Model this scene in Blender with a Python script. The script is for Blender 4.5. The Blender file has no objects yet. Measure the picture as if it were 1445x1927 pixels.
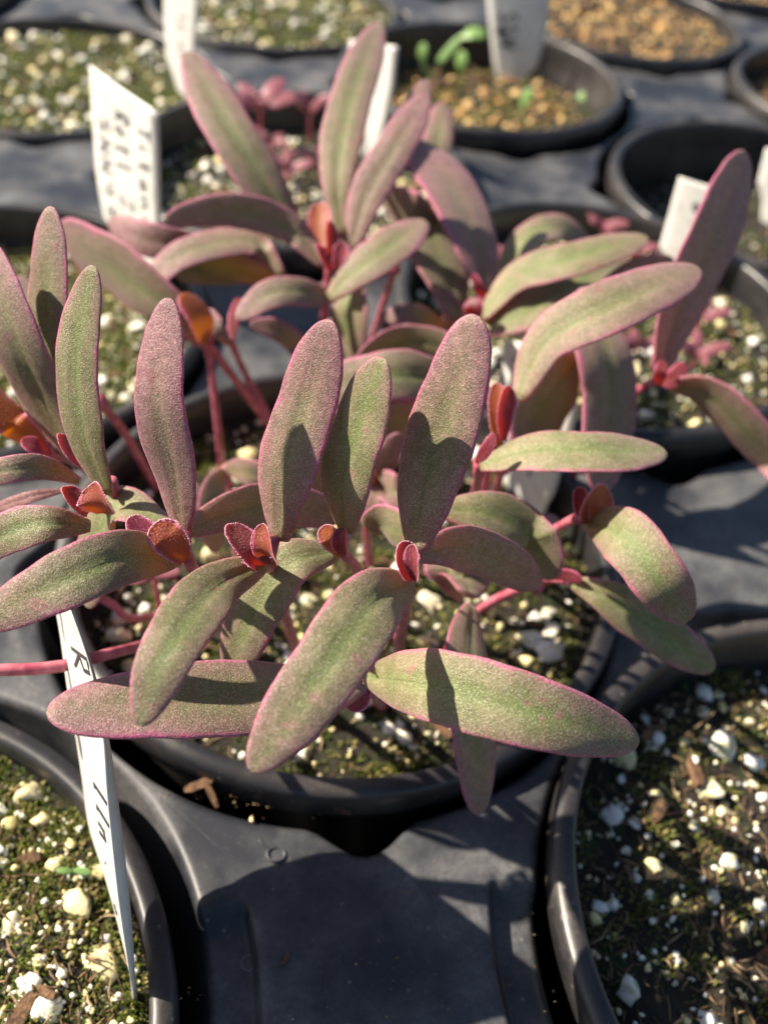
import bpy, math, random
import numpy as np
from mathutils import Vector, noise, Matrix
random.seed(7); rng = np.random.default_rng(7)
PI = math.pi; CM = 0.01
scene = bpy.context.scene
col = scene.collection

# ------------------------------------------------------------------ camera
U = 10.5                                   # pot spacing in centimetres
CAM = Vector((0.0769*U, -1.0814*U, 1.1935*U))
PITCH, ROLL, FPX, GA = 0.7931, 0.1220, 1750.08, 0.9952
FWD = Vector((0, math.cos(PITCH), -math.sin(PITCH)))
_r = Vector((1, 0, 0)); _u = _r.cross(FWD)
RGT = _r*math.cos(ROLL) + _u*math.sin(ROLL)
UPV = _u*math.cos(ROLL) - _r*math.sin(ROLL)
cam = bpy.data.cameras.new('camera'); camo = bpy.data.objects.new('camera', cam); col.objects.link(camo)
M4 = Matrix(((RGT.x, UPV.x, -FWD.x, CAM.x*CM), (RGT.y, UPV.y, -FWD.y, CAM.y*CM), (RGT.z, UPV.z, -FWD.z, CAM.z*CM), (0, 0, 0, 1)))
camo.matrix_world = M4
cam.sensor_fit = 'VERTICAL'; cam.sensor_height = 36; cam.lens = FPX/1927*36
cam.clip_start = 0.005; cam.clip_end = 200
cam.dof.use_dof = True; cam.dof.focus_distance = 0.102; cam.dof.aperture_fstop = 19
scene.camera = camo

# ------------------------------------------------------------------ light
def ray(px, py):
    return (FWD*FPX + RGT*(px-722.5) - UPV*(py-963.5)).normalized()
def P(px, py, z):
    "world point in cm seen at that place of the photo, at height z"
    d = ray(px, py); t = (z-CAM.z)/d.z
    return CAM + d*t
SAZ = math.radians(166)          # low morning sun from the left, a little behind the plants
SEL = math.radians(38)
SUN = Vector((math.cos(SAZ)*math.cos(SEL), math.sin(SAZ)*math.cos(SEL), math.sin(SEL)))
world = bpy.data.worlds.new('World'); scene.world = world; world.use_nodes = True
wn = world.node_tree; bg = wn.nodes['Background']
sky = wn.nodes.new('ShaderNodeTexSky'); sky.sky_type = 'NISHITA'; sky.sun_disc = False
sky.sun_elevation = SEL; sky.sun_rotation = math.atan2(SUN.x, SUN.y)
wn.links.new(sky.outputs[0], bg.inputs[0]); bg.inputs[1].default_value = 0.05  # sky
sl = bpy.data.lights.new('sun', 'SUN'); sl.energy = 5.0; sl.angle = math.radians(0.6); sl.color = (1, .885, .73)
so = bpy.data.objects.new('sun', sl); col.objects.link(so); so.rotation_euler = SUN.to_track_quat('Z', 'Y').to_euler()
scene.view_settings.view_transform = 'Standard'; scene.view_settings.look = 'None'
scene.view_settings.exposure = 1.4; scene.view_settings.gamma = 1
scene.render.engine = 'CYCLES'
scene.cycles.max_bounces = 8

# ------------------------------------------------------------------ helpers
def to_px(p):
    v = p-CAM; z = v.dot(FWD)
    if z <= .1: return None
    return (722.5+FPX*v.dot(RGT)/z, 963.5-FPX*v.dot(UPV)/z, z)
def seen(p, m=60):
    q = to_px(p)
    return q is not None and -m < q[0] < 1445+m and -m < q[1] < 1927+m
def tag(o, label=None, cat=None, group=None, kind=None):
    if label: o['label'] = label
    if cat: o['category'] = cat
    if group: o['group'] = group
    if kind: o['kind'] = kind
    return o
def empty(name, loc, label, cat, group=None):
    o = bpy.data.objects.new(name, None); o.empty_display_size = .005
    o.location = Vector(loc)*CM; col.objects.link(o); tag(o, label, cat, group); return o
def mesh(name, verts, faces, mats, smooth=True, attr=None, mat_index=None):
    me = bpy.data.meshes.new(name)
    me.from_pydata([(v[0]*CM, v[1]*CM, v[2]*CM) for v in verts], [], faces)
    for m in (mats if isinstance(mats, (list, tuple)) else [mats]): me.materials.append(m)
    if smooth: me.polygons.foreach_set('use_smooth', [True]*len(me.polygons))
    if mat_index is not None: me.polygons.foreach_set('material_index', mat_index)
    if attr is not None:
        a = me.color_attributes.new('leafdata', 'FLOAT_COLOR', 'POINT')
        a.data.foreach_set('color', np.asarray(attr, dtype=np.float32).ravel())
    me.update(); return me
def link(name, me, parent=None, at=None):
    "vertices are in world centimetres; the parent only sits at the base"
    o = bpy.data.objects.new(name, me); col.objects.link(o)
    if parent is not None:
        o.parent = parent
        p = parent; off = Vector((0, 0, 0))
        while p is not None: off += Vector(p.location); p = p.parent
        o.location = (Vector(at)*CM if at is not None else Vector((0, 0, 0))) - off
    elif at is not None: o.location = Vector(at)*CM
    return o

# ------------------------------------------------------------------ node helpers
class NT:
    def __init__(s, name):
        s.m = bpy.data.materials.new(name); s.m.use_nodes = True; s.t = s.m.node_tree
        s.t.nodes.clear(); s.out = s.t.nodes.new('ShaderNodeOutputMaterial')
    def n(s, typ, **kw):
        nd = s.t.nodes.new(typ)
        for k, v in kw.items():
            if k.startswith('_'): setattr(nd, k[1:], v)
            else:
                key = int(k[1:]) if k[0] == 'i' and k[1:].isdigit() else k
                nd.inputs[key].default_value = v
        return nd
    def l(s, a, b): s.t.links.new(a, b)
    def math(s, op, a, b=None, clamp=False):
        nd = s.t.nodes.new('ShaderNodeMath'); nd.operation = op; nd.use_clamp = clamp
        for i, x in enumerate((a, b)):
            if x is None: continue
            if isinstance(x, (int, float)): nd.inputs[i].default_value = x
            else: s.l(x, nd.inputs[i])
        return nd.outputs[0]
    def mix(s, f, a, b, blend='MIX'):
        nd = s.t.nodes.new('ShaderNodeMix'); nd.data_type = 'RGBA'; nd.blend_type = blend
        for i, x in ((0, f), (6, a), (7, b)):
            if isinstance(x, (int, float)): nd.inputs[i].default_value = x
            elif isinstance(x, tuple): nd.inputs[i].default_value = (*x, 1)
            else: s.l(x, nd.inputs[i])
        return nd.outputs[2]
    def ramp(s, f, a, b, c0=0., c1=1.):
        nd = s.t.nodes.new('ShaderNodeMapRange'); nd.interpolation_type = 'SMOOTHSTEP'
        s.l(f, nd.inputs[0]); nd.inputs[1].default_value = a; nd.inputs[2].default_value = b
        nd.inputs[3].default_value = c0; nd.inputs[4].default_value = c1; return nd.outputs[0]
    def coord(s, w='Object'):
        return s.t.nodes.new('ShaderNodeTexCoord').outputs[w]
    def pos(s):
        return s.t.nodes.new('ShaderNodeNewGeometry').outputs['Position']
    def noise(s, v, scale, detail=3, rough=.55):
        nd = s.n('ShaderNodeTexNoise', Scale=scale, Detail=detail, Roughness=rough)
        if v is not None: s.l(v, nd.inputs['Vector'])
        return nd.outputs[0]
    def bump(s, h, dist, strength=1.):
        nd = s.n('ShaderNodeBump', Strength=strength, Distance=dist); s.l(h, nd.inputs['Height']); return nd.outputs[0]
    def bsdf(s, **kw):
        return s.n('ShaderNodeBsdfPrincipled', **kw)
def put(nt, b, key, x):
    if isinstance(x, (int, float)): b.inputs[key].default_value = x
    elif isinstance(x, tuple): b.inputs[key].default_value = (*x, 1)
    else: nt.l(x, b.inputs[key])

def leaf_material(name, bud=False):
    t = NT(name)
    at = t.n('ShaderNodeAttribute', _attribute_name='leafdata')
    sep = t.n('ShaderNodeSeparateColor'); t.l(at.outputs['Color'], sep.inputs[0])
    T, E, S = sep.outputs[0], sep.outputs[1], sep.outputs[2]; TINT = at.outputs['Alpha']
    co = t.pos()
    big = t.noise(co, 260, 2); mid = t.noise(co, 900, 3)
    if not bud:
        g = t.mix(t.ramp(big, .35, .65), (.14, .155, .058), (.23, .21, .11))
        g = t.mix(t.math('MULTIPLY', t.ramp(E, .0, .35, 1, 0), .6), g, (.135, .21, .05))     # greener along the midrib
        mv = t.mix(t.ramp(mid, .3, .7), (.215, .09, .12), (.33, .165, .175))
        f = t.math('ADD', t.ramp(E, .2, 1.0, 0, .5), t.ramp(T, .5, 1.0, 0, .5))
        f = t.math('ADD', f, t.math('SUBTRACT', TINT, .24))
        f = t.math('ADD', f, t.math('MULTIPLY', t.math('SUBTRACT', mid, .5), .7), True)
        up = t.mix(f, g, mv)
        up = t.mix(t.math('MULTIPLY', t.ramp(E, .0, .07, 1, 0), t.ramp(T, .1, .9, .6, 0)), up, (.085, .12, .03))
        spot = t.noise(co, 420, 2); up = t.mix(t.ramp(spot, .62, .72, 0, .45), up, (.34, .10, .14))
        un = t.mix(t.ramp(mid, .3, .7), (.27, .10, .11), (.33, .16, .16))
        rim = t.math('MULTIPLY', t.ramp(t.math('ADD', E, t.math('MULTIPLY', t.math('SUBTRACT', big, .5), .35)), .82, .99), t.math('MULTIPLY', t.ramp(mid, .2, .6, .45, 1), t.ramp(T, .1, .8, .6, 1))); edgec = (.55, .09, .25)
        trans = t.mix(t.ramp(T, 0, .55), (1.0, .45, .06), (.55, .45, .12)); tw = .22
        c = t.mix(S, un, up)
        c = t.mix(t.math('MULTIPLY', rim, .85), c, edgec)
        # fine papillae: glints painted into the colour as pale cells, and darker gaps
        v = t.n('ShaderNodeTexVoronoi', Scale=7000.0); t.l(co, v.inputs['Vector'])
        vs = t.n('ShaderNodeSeparateColor'); t.l(v.outputs['Color'], vs.inputs[0])
        gl = t.math('MULTIPLY', t.ramp(vs.outputs[0], .5, .95), t.ramp(v.outputs['Distance'], .25, .55, 1, 0))
        dk = t.ramp(vs.outputs[1], .0, .5, .0, 1)
        c = t.mix(t.math('MULTIPLY', t.math('SUBTRACT', 1.0, dk), .45), c, (.10, .075, .05))
        gn = t.noise(co, 4200, 2, .8)
        mul = t.ramp(gn, .32, .66, .80, 1.20); vm = t.n('ShaderNodeVectorMath', _operation='SCALE'); t.l(c, vm.inputs[0]); t.l(mul, vm.inputs[3]); c = vm.outputs[0]
        c = t.mix(t.math('MULTIPLY', gl, .42), c, (.95, .88, .70))
        rgh = t.math('SUBTRACT', .55, t.math('MULTIPLY', gl, .2))
        h = t.math('ADD', v.outputs['Distance'], t.math('MULTIPLY', mid, 1.2)); bd = .00012
    else:
        up = t.mix(t.ramp(big, .3, .7), (.075, .015, .035), (.16, .03, .065)); up = t.mix(TINT, (.30, .08, .03), up)  # low tint paints sunlight shining through as an orange base colour
        un = t.mix(t.ramp(mid, .3, .7), (.16, .04, .09), (.32, .12, .20))
        c = t.mix(S, un, up)
        c = t.mix(t.math('MULTIPLY', t.ramp(E, .72, .93), .95), c, (.58, .14, .30))
        v = t.n('ShaderNodeTexVoronoi', Scale=3400.0); t.l(co, v.inputs['Vector'])
        gl = t.ramp(v.outputs['Distance'], .12, .3, 1, 0)
        c = t.mix(t.math('MULTIPLY', gl, .35), c, (.75, .45, .5))
        c = t.mix(t.ramp(T, 1.3, 1.6), c, (.80, .48, .62))
        trans = t.mix(TINT, (1.0, .52, .07), (.95, .13, .10)); tw = .38; rgh = .5; h = v.outputs['Distance']; bd = .0001
    b = t.bsdf(); put(t, b, 'Base Color', c); put(t, b, 'Roughness', rgh)
    b.inputs['Specular IOR Level'].default_value = .45
    b.inputs['Sheen Weight'].default_value = .22; b.inputs['Sheen Roughness'].default_value = .4
    b.inputs['Sheen Tint'].default_value = (1, .8, .8, 1)
    bp = t.bump(h, bd, .5); t.l(bp, b.inputs['Normal'])
    tr = t.n('ShaderNodeBsdfTranslucent'); put(t, tr, 'Color', trans)
    mx = t.n('ShaderNodeMixShader', Fac=tw); t.l(b.outputs[0], mx.inputs[1]); t.l(tr.outputs[0], mx.inputs[2])
    t.l(mx.outputs[0], t.out.inputs[0]); return t.m
def stem_material():
    t = NT('stem'); co = t.pos()
    c = t.mix(t.ramp(t.noise(co, 500), .35, .65), (.30, .05, .085), (.46, .14, .18))
    b = t.bsdf(Roughness=.4); put(t, b, 'Base Color', c)
    b.inputs['Subsurface Weight'].default_value = .2; b.inputs['Subsurface Radius'].default_value = (1, .4, .3); b.inputs['Subsurface Scale'].default_value = .001
    t.l(t.bump(t.noise(co, 3000), .0001, .4), b.inputs['Normal']); t.l(b.outputs[0], t.out.inputs[0]); return t.m
def plastic(name, base=(.014, .015, .018), dust=(.10, .09, .08), amount=.35, rough=.36):
    t = NT(name); co = t.pos()
    n1 = t.noise(co, 45, 5, .6); n2 = t.noise(co, 1500, 2)
    v = t.n('ShaderNodeTexVoronoi', Scale=900.0); t.l(co, v.inputs['Vector'])
    vs = t.n('ShaderNodeSeparateColor'); t.l(v.outputs['Color'], vs.inputs[0])
    speck = t.math('MULTIPLY', t.ramp(vs.outputs[0], .93, .97), t.ramp(v.outputs['Distance'], .05, .3, 1, 0))
    film = t.math('MULTIPLY', t.ramp(n1, .35, .75), amount)
    film = t.math('MULTIPLY', film, t.ramp(n2, .2, .7, .5, 1))
    c = t.mix(film, base, dust)
    c = t.mix(t.math('MULTIPLY', speck, .45), c, (.35, .33, .3))
    v2 = t.n('ShaderNodeTexVoronoi', Scale=75.0); t.l(co, v2.inputs['Vector']); vs2 = t.n('ShaderNodeSeparateColor'); t.l(v2.outputs['Color'], vs2.inputs[0])
    dd_ = t.math('SUBTRACT', v2.outputs['Distance'], t.math('MULTIPLY', vs2.outputs[1], .10))
    ring = t.math('MULTIPLY', t.ramp(t.math('ABSOLUTE', dd_), 0, .012, 1, 0), t.ramp(vs2.outputs[0], .70, .74))
    c = t.mix(t.math('MULTIPLY', ring, .35), c, (.30, .29, .27))
    n3 = t.noise(co, 2600, 2); c = t.mix(t.math('MULTIPLY', t.ramp(n3, .66, .74), .25), c, (.25, .24, .22))
    b = t.bsdf(); put(t, b, 'Base Color', c)
    put(t, b, 'Roughness', t.math('ADD', rough, t.math('MULTIPLY', film, .5)))
    b.inputs['Specular IOR Level'].default_value = .5
    h = t.math('ADD', t.noise(co, 120, 3), t.math('MULTIPLY', n2, .12))
    t.l(t.bump(h, .00012, .35), b.inputs['Normal']); t.l(b.outputs[0], t.out.inputs[0]); return t.m
def stone(name, a, b2, c3, scale=900):
    t = NT(name); co = t.coord()
    oi = t.n('ShaderNodeObjectInfo'); geo = t.n('ShaderNodeNewGeometry')
    rnd = t.math('FRACT', t.math('ADD', oi.outputs['Random'], geo.outputs['Random Per Island']))
    c = t.mix(t.ramp(rnd, .3, .8), a, b2)
    c = t.mix(t.math('MULTIPLY', t.ramp(t.noise(t.pos(), scale*.5, 4), .48, .7), .75), c, c3)
    b = t.bsdf(Roughness=.85); put(t, b, 'Base Color', c)
    b.inputs['Subsurface Weight'].default_value = .15; b.inputs['Subsurface Scale'].default_value = .0006
    t.l(t.bump(t.noise(t.pos(), scale*2, 4, .7), .0004, .8), b.inputs['Normal']); t.l(b.outputs[0], t.out.inputs[0]); return t.m
def rough_mat(name, cols, scale=800, bump=.0005, rnd=False, rough=.9, trans=None):
    t = NT(name); co = t.pos()
    n1 = t.noise(co, scale, 4, .65)
    c = t.mix(t.ramp(n1, .35, .62), cols[0], cols[1])
    if len(cols) > 2:
        f = t.ramp(t.n('ShaderNodeNewGeometry').outputs['Random Per Island'], .6, .95) if rnd else t.ramp(t.noise(co, scale*.3, 3), .5, .68)
        c = t.mix(f, c, cols[2])
    b = t.bsdf(Roughness=rough); put(t, b, 'Base Color', c)
    if bump: t.l(t.bump(t.noise(co, scale*2.5, 4, .7), bump, 1), b.inputs['Normal'])
    if trans:
        tr = t.n('ShaderNodeBsdfTranslucent'); put(t, tr, 'Color', trans)
        mx = t.n('ShaderNodeMixShader', Fac=.3); t.l(b.outputs[0], mx.inputs[1]); t.l(tr.outputs[0], mx.inputs[2]); t.l(mx.outputs[0], t.out.inputs[0])
    else: t.l(b.outputs[0], t.out.inputs[0])
    return t.m
def flat_mat(name, c, rough=.5, trans=0, scale=300):
    t = NT(name); co = t.pos()
    cc = t.mix(t.ramp(t.noise(co, scale, 4), .4, .7), c, tuple(x*.86 for x in c))
    b = t.bsdf(Roughness=rough); put(t, b, 'Base Color', cc)
    tr = t.n('ShaderNodeBsdfTranslucent'); put(t, tr, 'Color', c)
    mx = t.n('ShaderNodeMixShader', Fac=trans); t.l(b.outputs[0], mx.inputs[1]); t.l(tr.outputs[0], mx.inputs[2]); t.l(mx.outputs[0], t.out.inputs[0]); return t.m

M_LEAF = leaf_material('leaf'); M_BUD = leaf_material('bud_leaf', True); M_STEM = stem_material()
M_TRAY = plastic('tray_plastic', (.016, .018, .024), (.25, .245, .24), amount=.55, rough=.42); M_POT = plastic('pot_plastic', (.013, .013, .016), (.15, .125, .105), .42, .35)
M_PERL = stone('perlite', (.84, .82, .75), (.80, .68, .36), (.42, .40, .12))
M_GRIT = stone('tan_grit', (.50, .28, .10), (.75, .52, .22), (.22, .13, .06))
M_SOIL = rough_mat('potting_mix', [(.012, .009, .006), (.03, .022, .014), (.03, .045, .012)], 700, .001)
M_MOSS = rough_mat('moss', [(.035, .06, .012), (.18, .20, .035), (.32, .25, .07)], 500, 0, True, .7, (.15, .22, .03))
M_FIBRE = rough_mat('peat_fibre', [(.06, .035, .02), (.20, .12, .06), (.42, .30, .17)], 900, .0003, True)
M_BARK = rough_mat('bark', [(.11, .055, .03), (.24, .13, .065), (.06, .035, .02)], 1200, .0006)
M_WHITE = flat_mat('label_white', (.78, .77, .73), .35, .22)
M_INK = flat_mat('ink', (.03, .035, .045), .5)
M_GREEN = flat_mat('seedling_green', (.24, .40, .13), .4, .3)
M_PINK = flat_mat('seedling_pink', (.34, .12, .15), .45, .3)
M_BENCH = rough_mat('bench', [(.02, .02, .02), (.04, .038, .035)], 60, .002)

# ------------------------------------------------------------------ bench and tray
b_ = mesh('bench_top', [(-200, -200, -9), (200, -200, -9), (200, 300, -9), (-200, 300, -9)], [(0, 1, 2, 3)], M_BENCH)
tag(link('bench_top', b_), kind='structure')
VA = Vector((math.cos(GA), math.sin(GA), 0)); VB = Vector((-math.sin(GA), math.cos(GA), 0))
ZT = -0.45; RT0 = 5.17
def smooth(a, b, x):
    x = min(1, max(0, (x-a)/(b-a))); return x*x*(3-2*x)
def tray_cell(hw=1.15, dep=.3, rad=.66, lens=0.):
    N = 192; V = []; F = []
    es = [0, .012, .03, .06, .10, .15, .22, .32, .42, .52, .58, .62, .66, .70, .76, .85, 1.0, 1.25, 1.6, 2.0, None]
    prof = [(-.55, -8.9), (-.42, -6), (-.30, -3), (-.10, -1.5)]
    rows = []
    for k in range(N):
        th = 2*PI*k/N
        row = []
        B = 5.25/max(abs(math.cos(th)), abs(math.sin(th)))
        dd = min(abs((th-q*PI/4+PI) % (2*PI)-PI) for q in (1, 3, 5, 7))*5.5      # cm off the diagonal
        inn = 1-smooth(hw-.1, hw+.1, dd)                                            # finger notch
        RT = RT0+lens*(math.cos(min(1, dd/.95)*PI/2)**2 if lens else 0); inn *= 0 if lens else 1
        for (dr, z) in prof: row.append(((RT+dr), z, th))
        for e in es:
            gap = B-RT; q = min(1, gap/.95)
            r = B if e is None else RT+e*q if e <= .85 else RT+.85*q+(gap-.85*q)*((e-.85)/1.25)
            ee = r-RT
            rr = min(.14, gap*.9)
            roll = 0 if ee >= rr else .16*(1-math.sqrt(max(0, 1-((rr-ee)/rr)**2)))
            wob = .025*math.exp(-((ee-.35)/.12)**2)*smooth(.5, 1.1, gap)      # moulded bead beside the hole
            w = 1-smooth(rad-.06, rad+.06, ee)
            z = ZT-roll+wob*(1-inn)-dep*inn*w
            if e is None: z = ZT-.12*math.exp(-gap/.12)
            row.append((r, z, th))
        rows.append(row)
    n = len(rows[0])
    for row in rows:
        for (r, z, th) in row: V.append((r*math.cos(th), r*math.sin(th), z))
    for k in range(N):
        for i in range(n-1):
            a = k*n+i; b = ((k+1) % N)*n+i
            F.append((a, a+1, b+1, b))
    F.append(tuple(k*n for k in range(N))[::-1])
    return V, F
tv, tf = tray_cell()
cell_me = mesh('tray_pocket', tv, tf, M_TRAY)
cell_mid = mesh('tray_pocket', *tray_cell(lens=.42), M_TRAY)
tray = empty('plant_tray', (0, 0, -9), 'large black plastic carrier tray with round pockets and star-shaped bridges holding all the pots', 'tray')
cells = []
for i in range(-2, 6):
    for j in range(-2, 6):
        c = VA*i*U+VB*j*U
        if c.y < -17 or c.y > 52: continue
        vis = any(seen(c+Vector((math.cos(a)*7, math.sin(a)*7, 0)), 30) for a in np.linspace(0, 6.2, 24)) or (i, j) in ((0, 0), (-1, 1), (-1, -1), (0, -1), (-1, 0))
        if not vis: continue
        o = link('tray_pocket', cell_me if (i, j) in ((-1, 0), (0, -1), (-1, -1)) else cell_mid, tray, c); o.rotation_euler.z = GA; cells.append((i, j))

# ------------------------------------------------------------------ pots
RI, RO = 0.4519*U, 0.4835*U
def pot_rim():
    pr = [(RI-.02, -.9), (RI-.01, -.35), (RI, -.1), (RI+.03, -.03), (RI+.09, 0), (RI+.17, 0), (RO-.05, -.03), (RO, -.09), (RO+.01, -.3), (RO, -.62), (RO-.04, -.66), (RO-.10, -.62), (RO-.12, -.5)]
    return pr
def pot_wall():
    return [(RI-.02, -.9), (RI-.12, -1.6), (RI-.3, -3), (3.6, -8.2), (3.4, -8.4), (0.01, -8.4), (0.01, -8.55), (3.5, -8.55), (3.7, -8.3), (RI-.16, -3), (RI+.05, -.95), (RO-.12, -.5)]
def lathe(pr, N=128):
    V = []; F = []; n = len(pr)
    for k in range(N):
        a = 2*PI*k/N
        for (r, z) in pr: V.append((r*math.cos(a), r*math.sin(a), z))
    for k in range(N):
        for i in range(n-1): F.append((k*n+i, ((k+1) % N)*n+i, ((k+1) % N)*n+i+1, k*n+i+1))
    return V, F
rim_me = mesh('rim', *lathe(pot_rim()), M_POT); wall_me = mesh('wall', *lathe(pot_wall(), 64), M_POT)
OFF = {(-1, 0): (-.019, -.027, -.014), (0, -1): (.003, .023, .007), (0, 0): (.014, .015, .006), (1, 0): (-.023, -.001, .033), (1, 1): (.012, .011, .02),
       (1, 2): (-.001, -.014, -.027), (2, 0): (.022, -.011, -.019), (2, 1): (-.022, .007, .014), (2, 2): (.015, -.004, -.019)}
POTS = {  # label, soil depth, style
 (0, 0): ('round black pot in the middle crowded with fleshy purple-green seedlings', -.9, 'main'),
 (-1, 0): ('black pot at the lower left of brightly lit mossy mix with a curled white label', -.45, 'moss'),
 (0, -1): ('black pot at the lower right holding dark mix and scattered white perlite', -1.0, 'dark'),
 (1, 0): ('black pot just behind right, pink seedling rosettes under a white label with a grey dot', -.9, 'seed'),
 (0, 1): ('black pot at the left edge of the picture behind the upright leaves', -1.1, 'moss'),
 (1, 1): ('black pot behind the tall leaves with tiny pink seedlings among perlite', -1.2, 'seed'),
 (1, 2): ('black pot at the upper left filled nearly level with cream perlite and moss', -.45, 'cream'),
 (2, 2): ('black pot at the top middle filled with cream perlite', -.5, 'cream'),
 (2, 0): ('black pot at the right edge with deep shaded mix and some tan grit', -1.9, 'sparse'),
 (2, 1): ('black pot with tan grit and thin green seedlings beside a torn label', -1.5, 'grit'),
 (3, 1): ('black pot at the top right edge filled with tan orange grit', -.5, 'tan'),
 (3, 0): ('black pot cut off by the upper right edge of the photo, tan mix', -1.0, 'tan'),
 (4, 1): ('farthest black pot at the top right corner', -1.0, 'tan'),
 (1, 3): ('farthest black pot at the top left corner', -1.0, 'cream'),
}
def ico(sub):
    import bmesh
    bm = bmesh.new(); bmesh.ops.create_icosphere(bm, subdivisions=sub, radius=1)
    v = np.array([x.co[:] for x in bm.verts]); f = [tuple(y.index for y in x.verts) for x in bm.faces]; bm.free(); return v, f
IC1, IC2 = ico(1), ico(2)
def lump(seed, base=IC2, amp=.38):
    v, f = base; out = []
    s = Vector((seed*7.1, seed*3.3, seed*1.7))
    for p in v:
        q = Vector(p); k = 1+amp*noise.noise(q*1.2+s)*1.9+.17*noise.noise(q*2.6+s)
        out.append(q*k)
    r = random.Random(seed); sx, sy, sz = r.uniform(.8, 1.25), r.uniform(.7, 1), r.uniform(.55, .85)
    return np.array([(p.x*sx, p.y*sy, p.z*sz) for p in out]), f
LUMPS2 = [lump(k) for k in range(9)]; LUMPS1 = [lump(k+20, IC1, .3) for k in range(9)]
lump_me = {}
for mk, mm in (('perlite_grain', M_PERL), ('grit_grain', M_GRIT)):
    lump_me[mk] = [mesh(mk, v, f, mm) for v, f in LUMPS2]
def box_me(name, mat, seed):
    r = random.Random(seed); V = []; n = 5
    for i in range(n):
        x = i/(n-1)*2-1; w = (.35+.15*r.random())*(1-.5*abs(x)**3); h = .16+.08*r.random(); dy = r.uniform(-.08, .08); dz = r.uniform(-.06, .06)
        for (a, b) in ((-1, -1), (1, -1), (1, 1), (-1, 1)): V.append((x, a*w+dy, b*h+dz))
    F = [(0, 3, 2, 1), tuple(4*(n-1)+k for k in range(4))]
    for i in range(n-1):
        for k in range(4): F.append((4*i+k, 4*i+(k+1) % 4, 4*i+4+(k+1) % 4, 4*i+4+k))
    return mesh(name, V, F, mat, False)
bark_me = [box_me('bark_chip', M_BARK, s) for s in range(5)]
def soil_h(x, y): 
    return .16*noise.noise(Vector((x*.9, y*.9, 3)))+.08*noise.noise(Vector((x*2.7, y*2.7, 8)))
def merged(parts, name, mat, smooth=True):
    V = []; F = []; off = 0
    for v, f in parts:
        V.append(v); F += [tuple(i+off for i in g) for g in f]; off += len(v)
    return mesh(name, np.concatenate(V), F, mat, smooth)
def rotm(r, flat=False):
    from mathutils import Euler
    return np.array(Euler((r.uniform(-.5, .5) if flat else r.uniform(0, 6.3), r.uniform(-.5, .5) if flat else r.uniform(0, 6.3), r.uniform(0, 6.3))).to_matrix())
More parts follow.
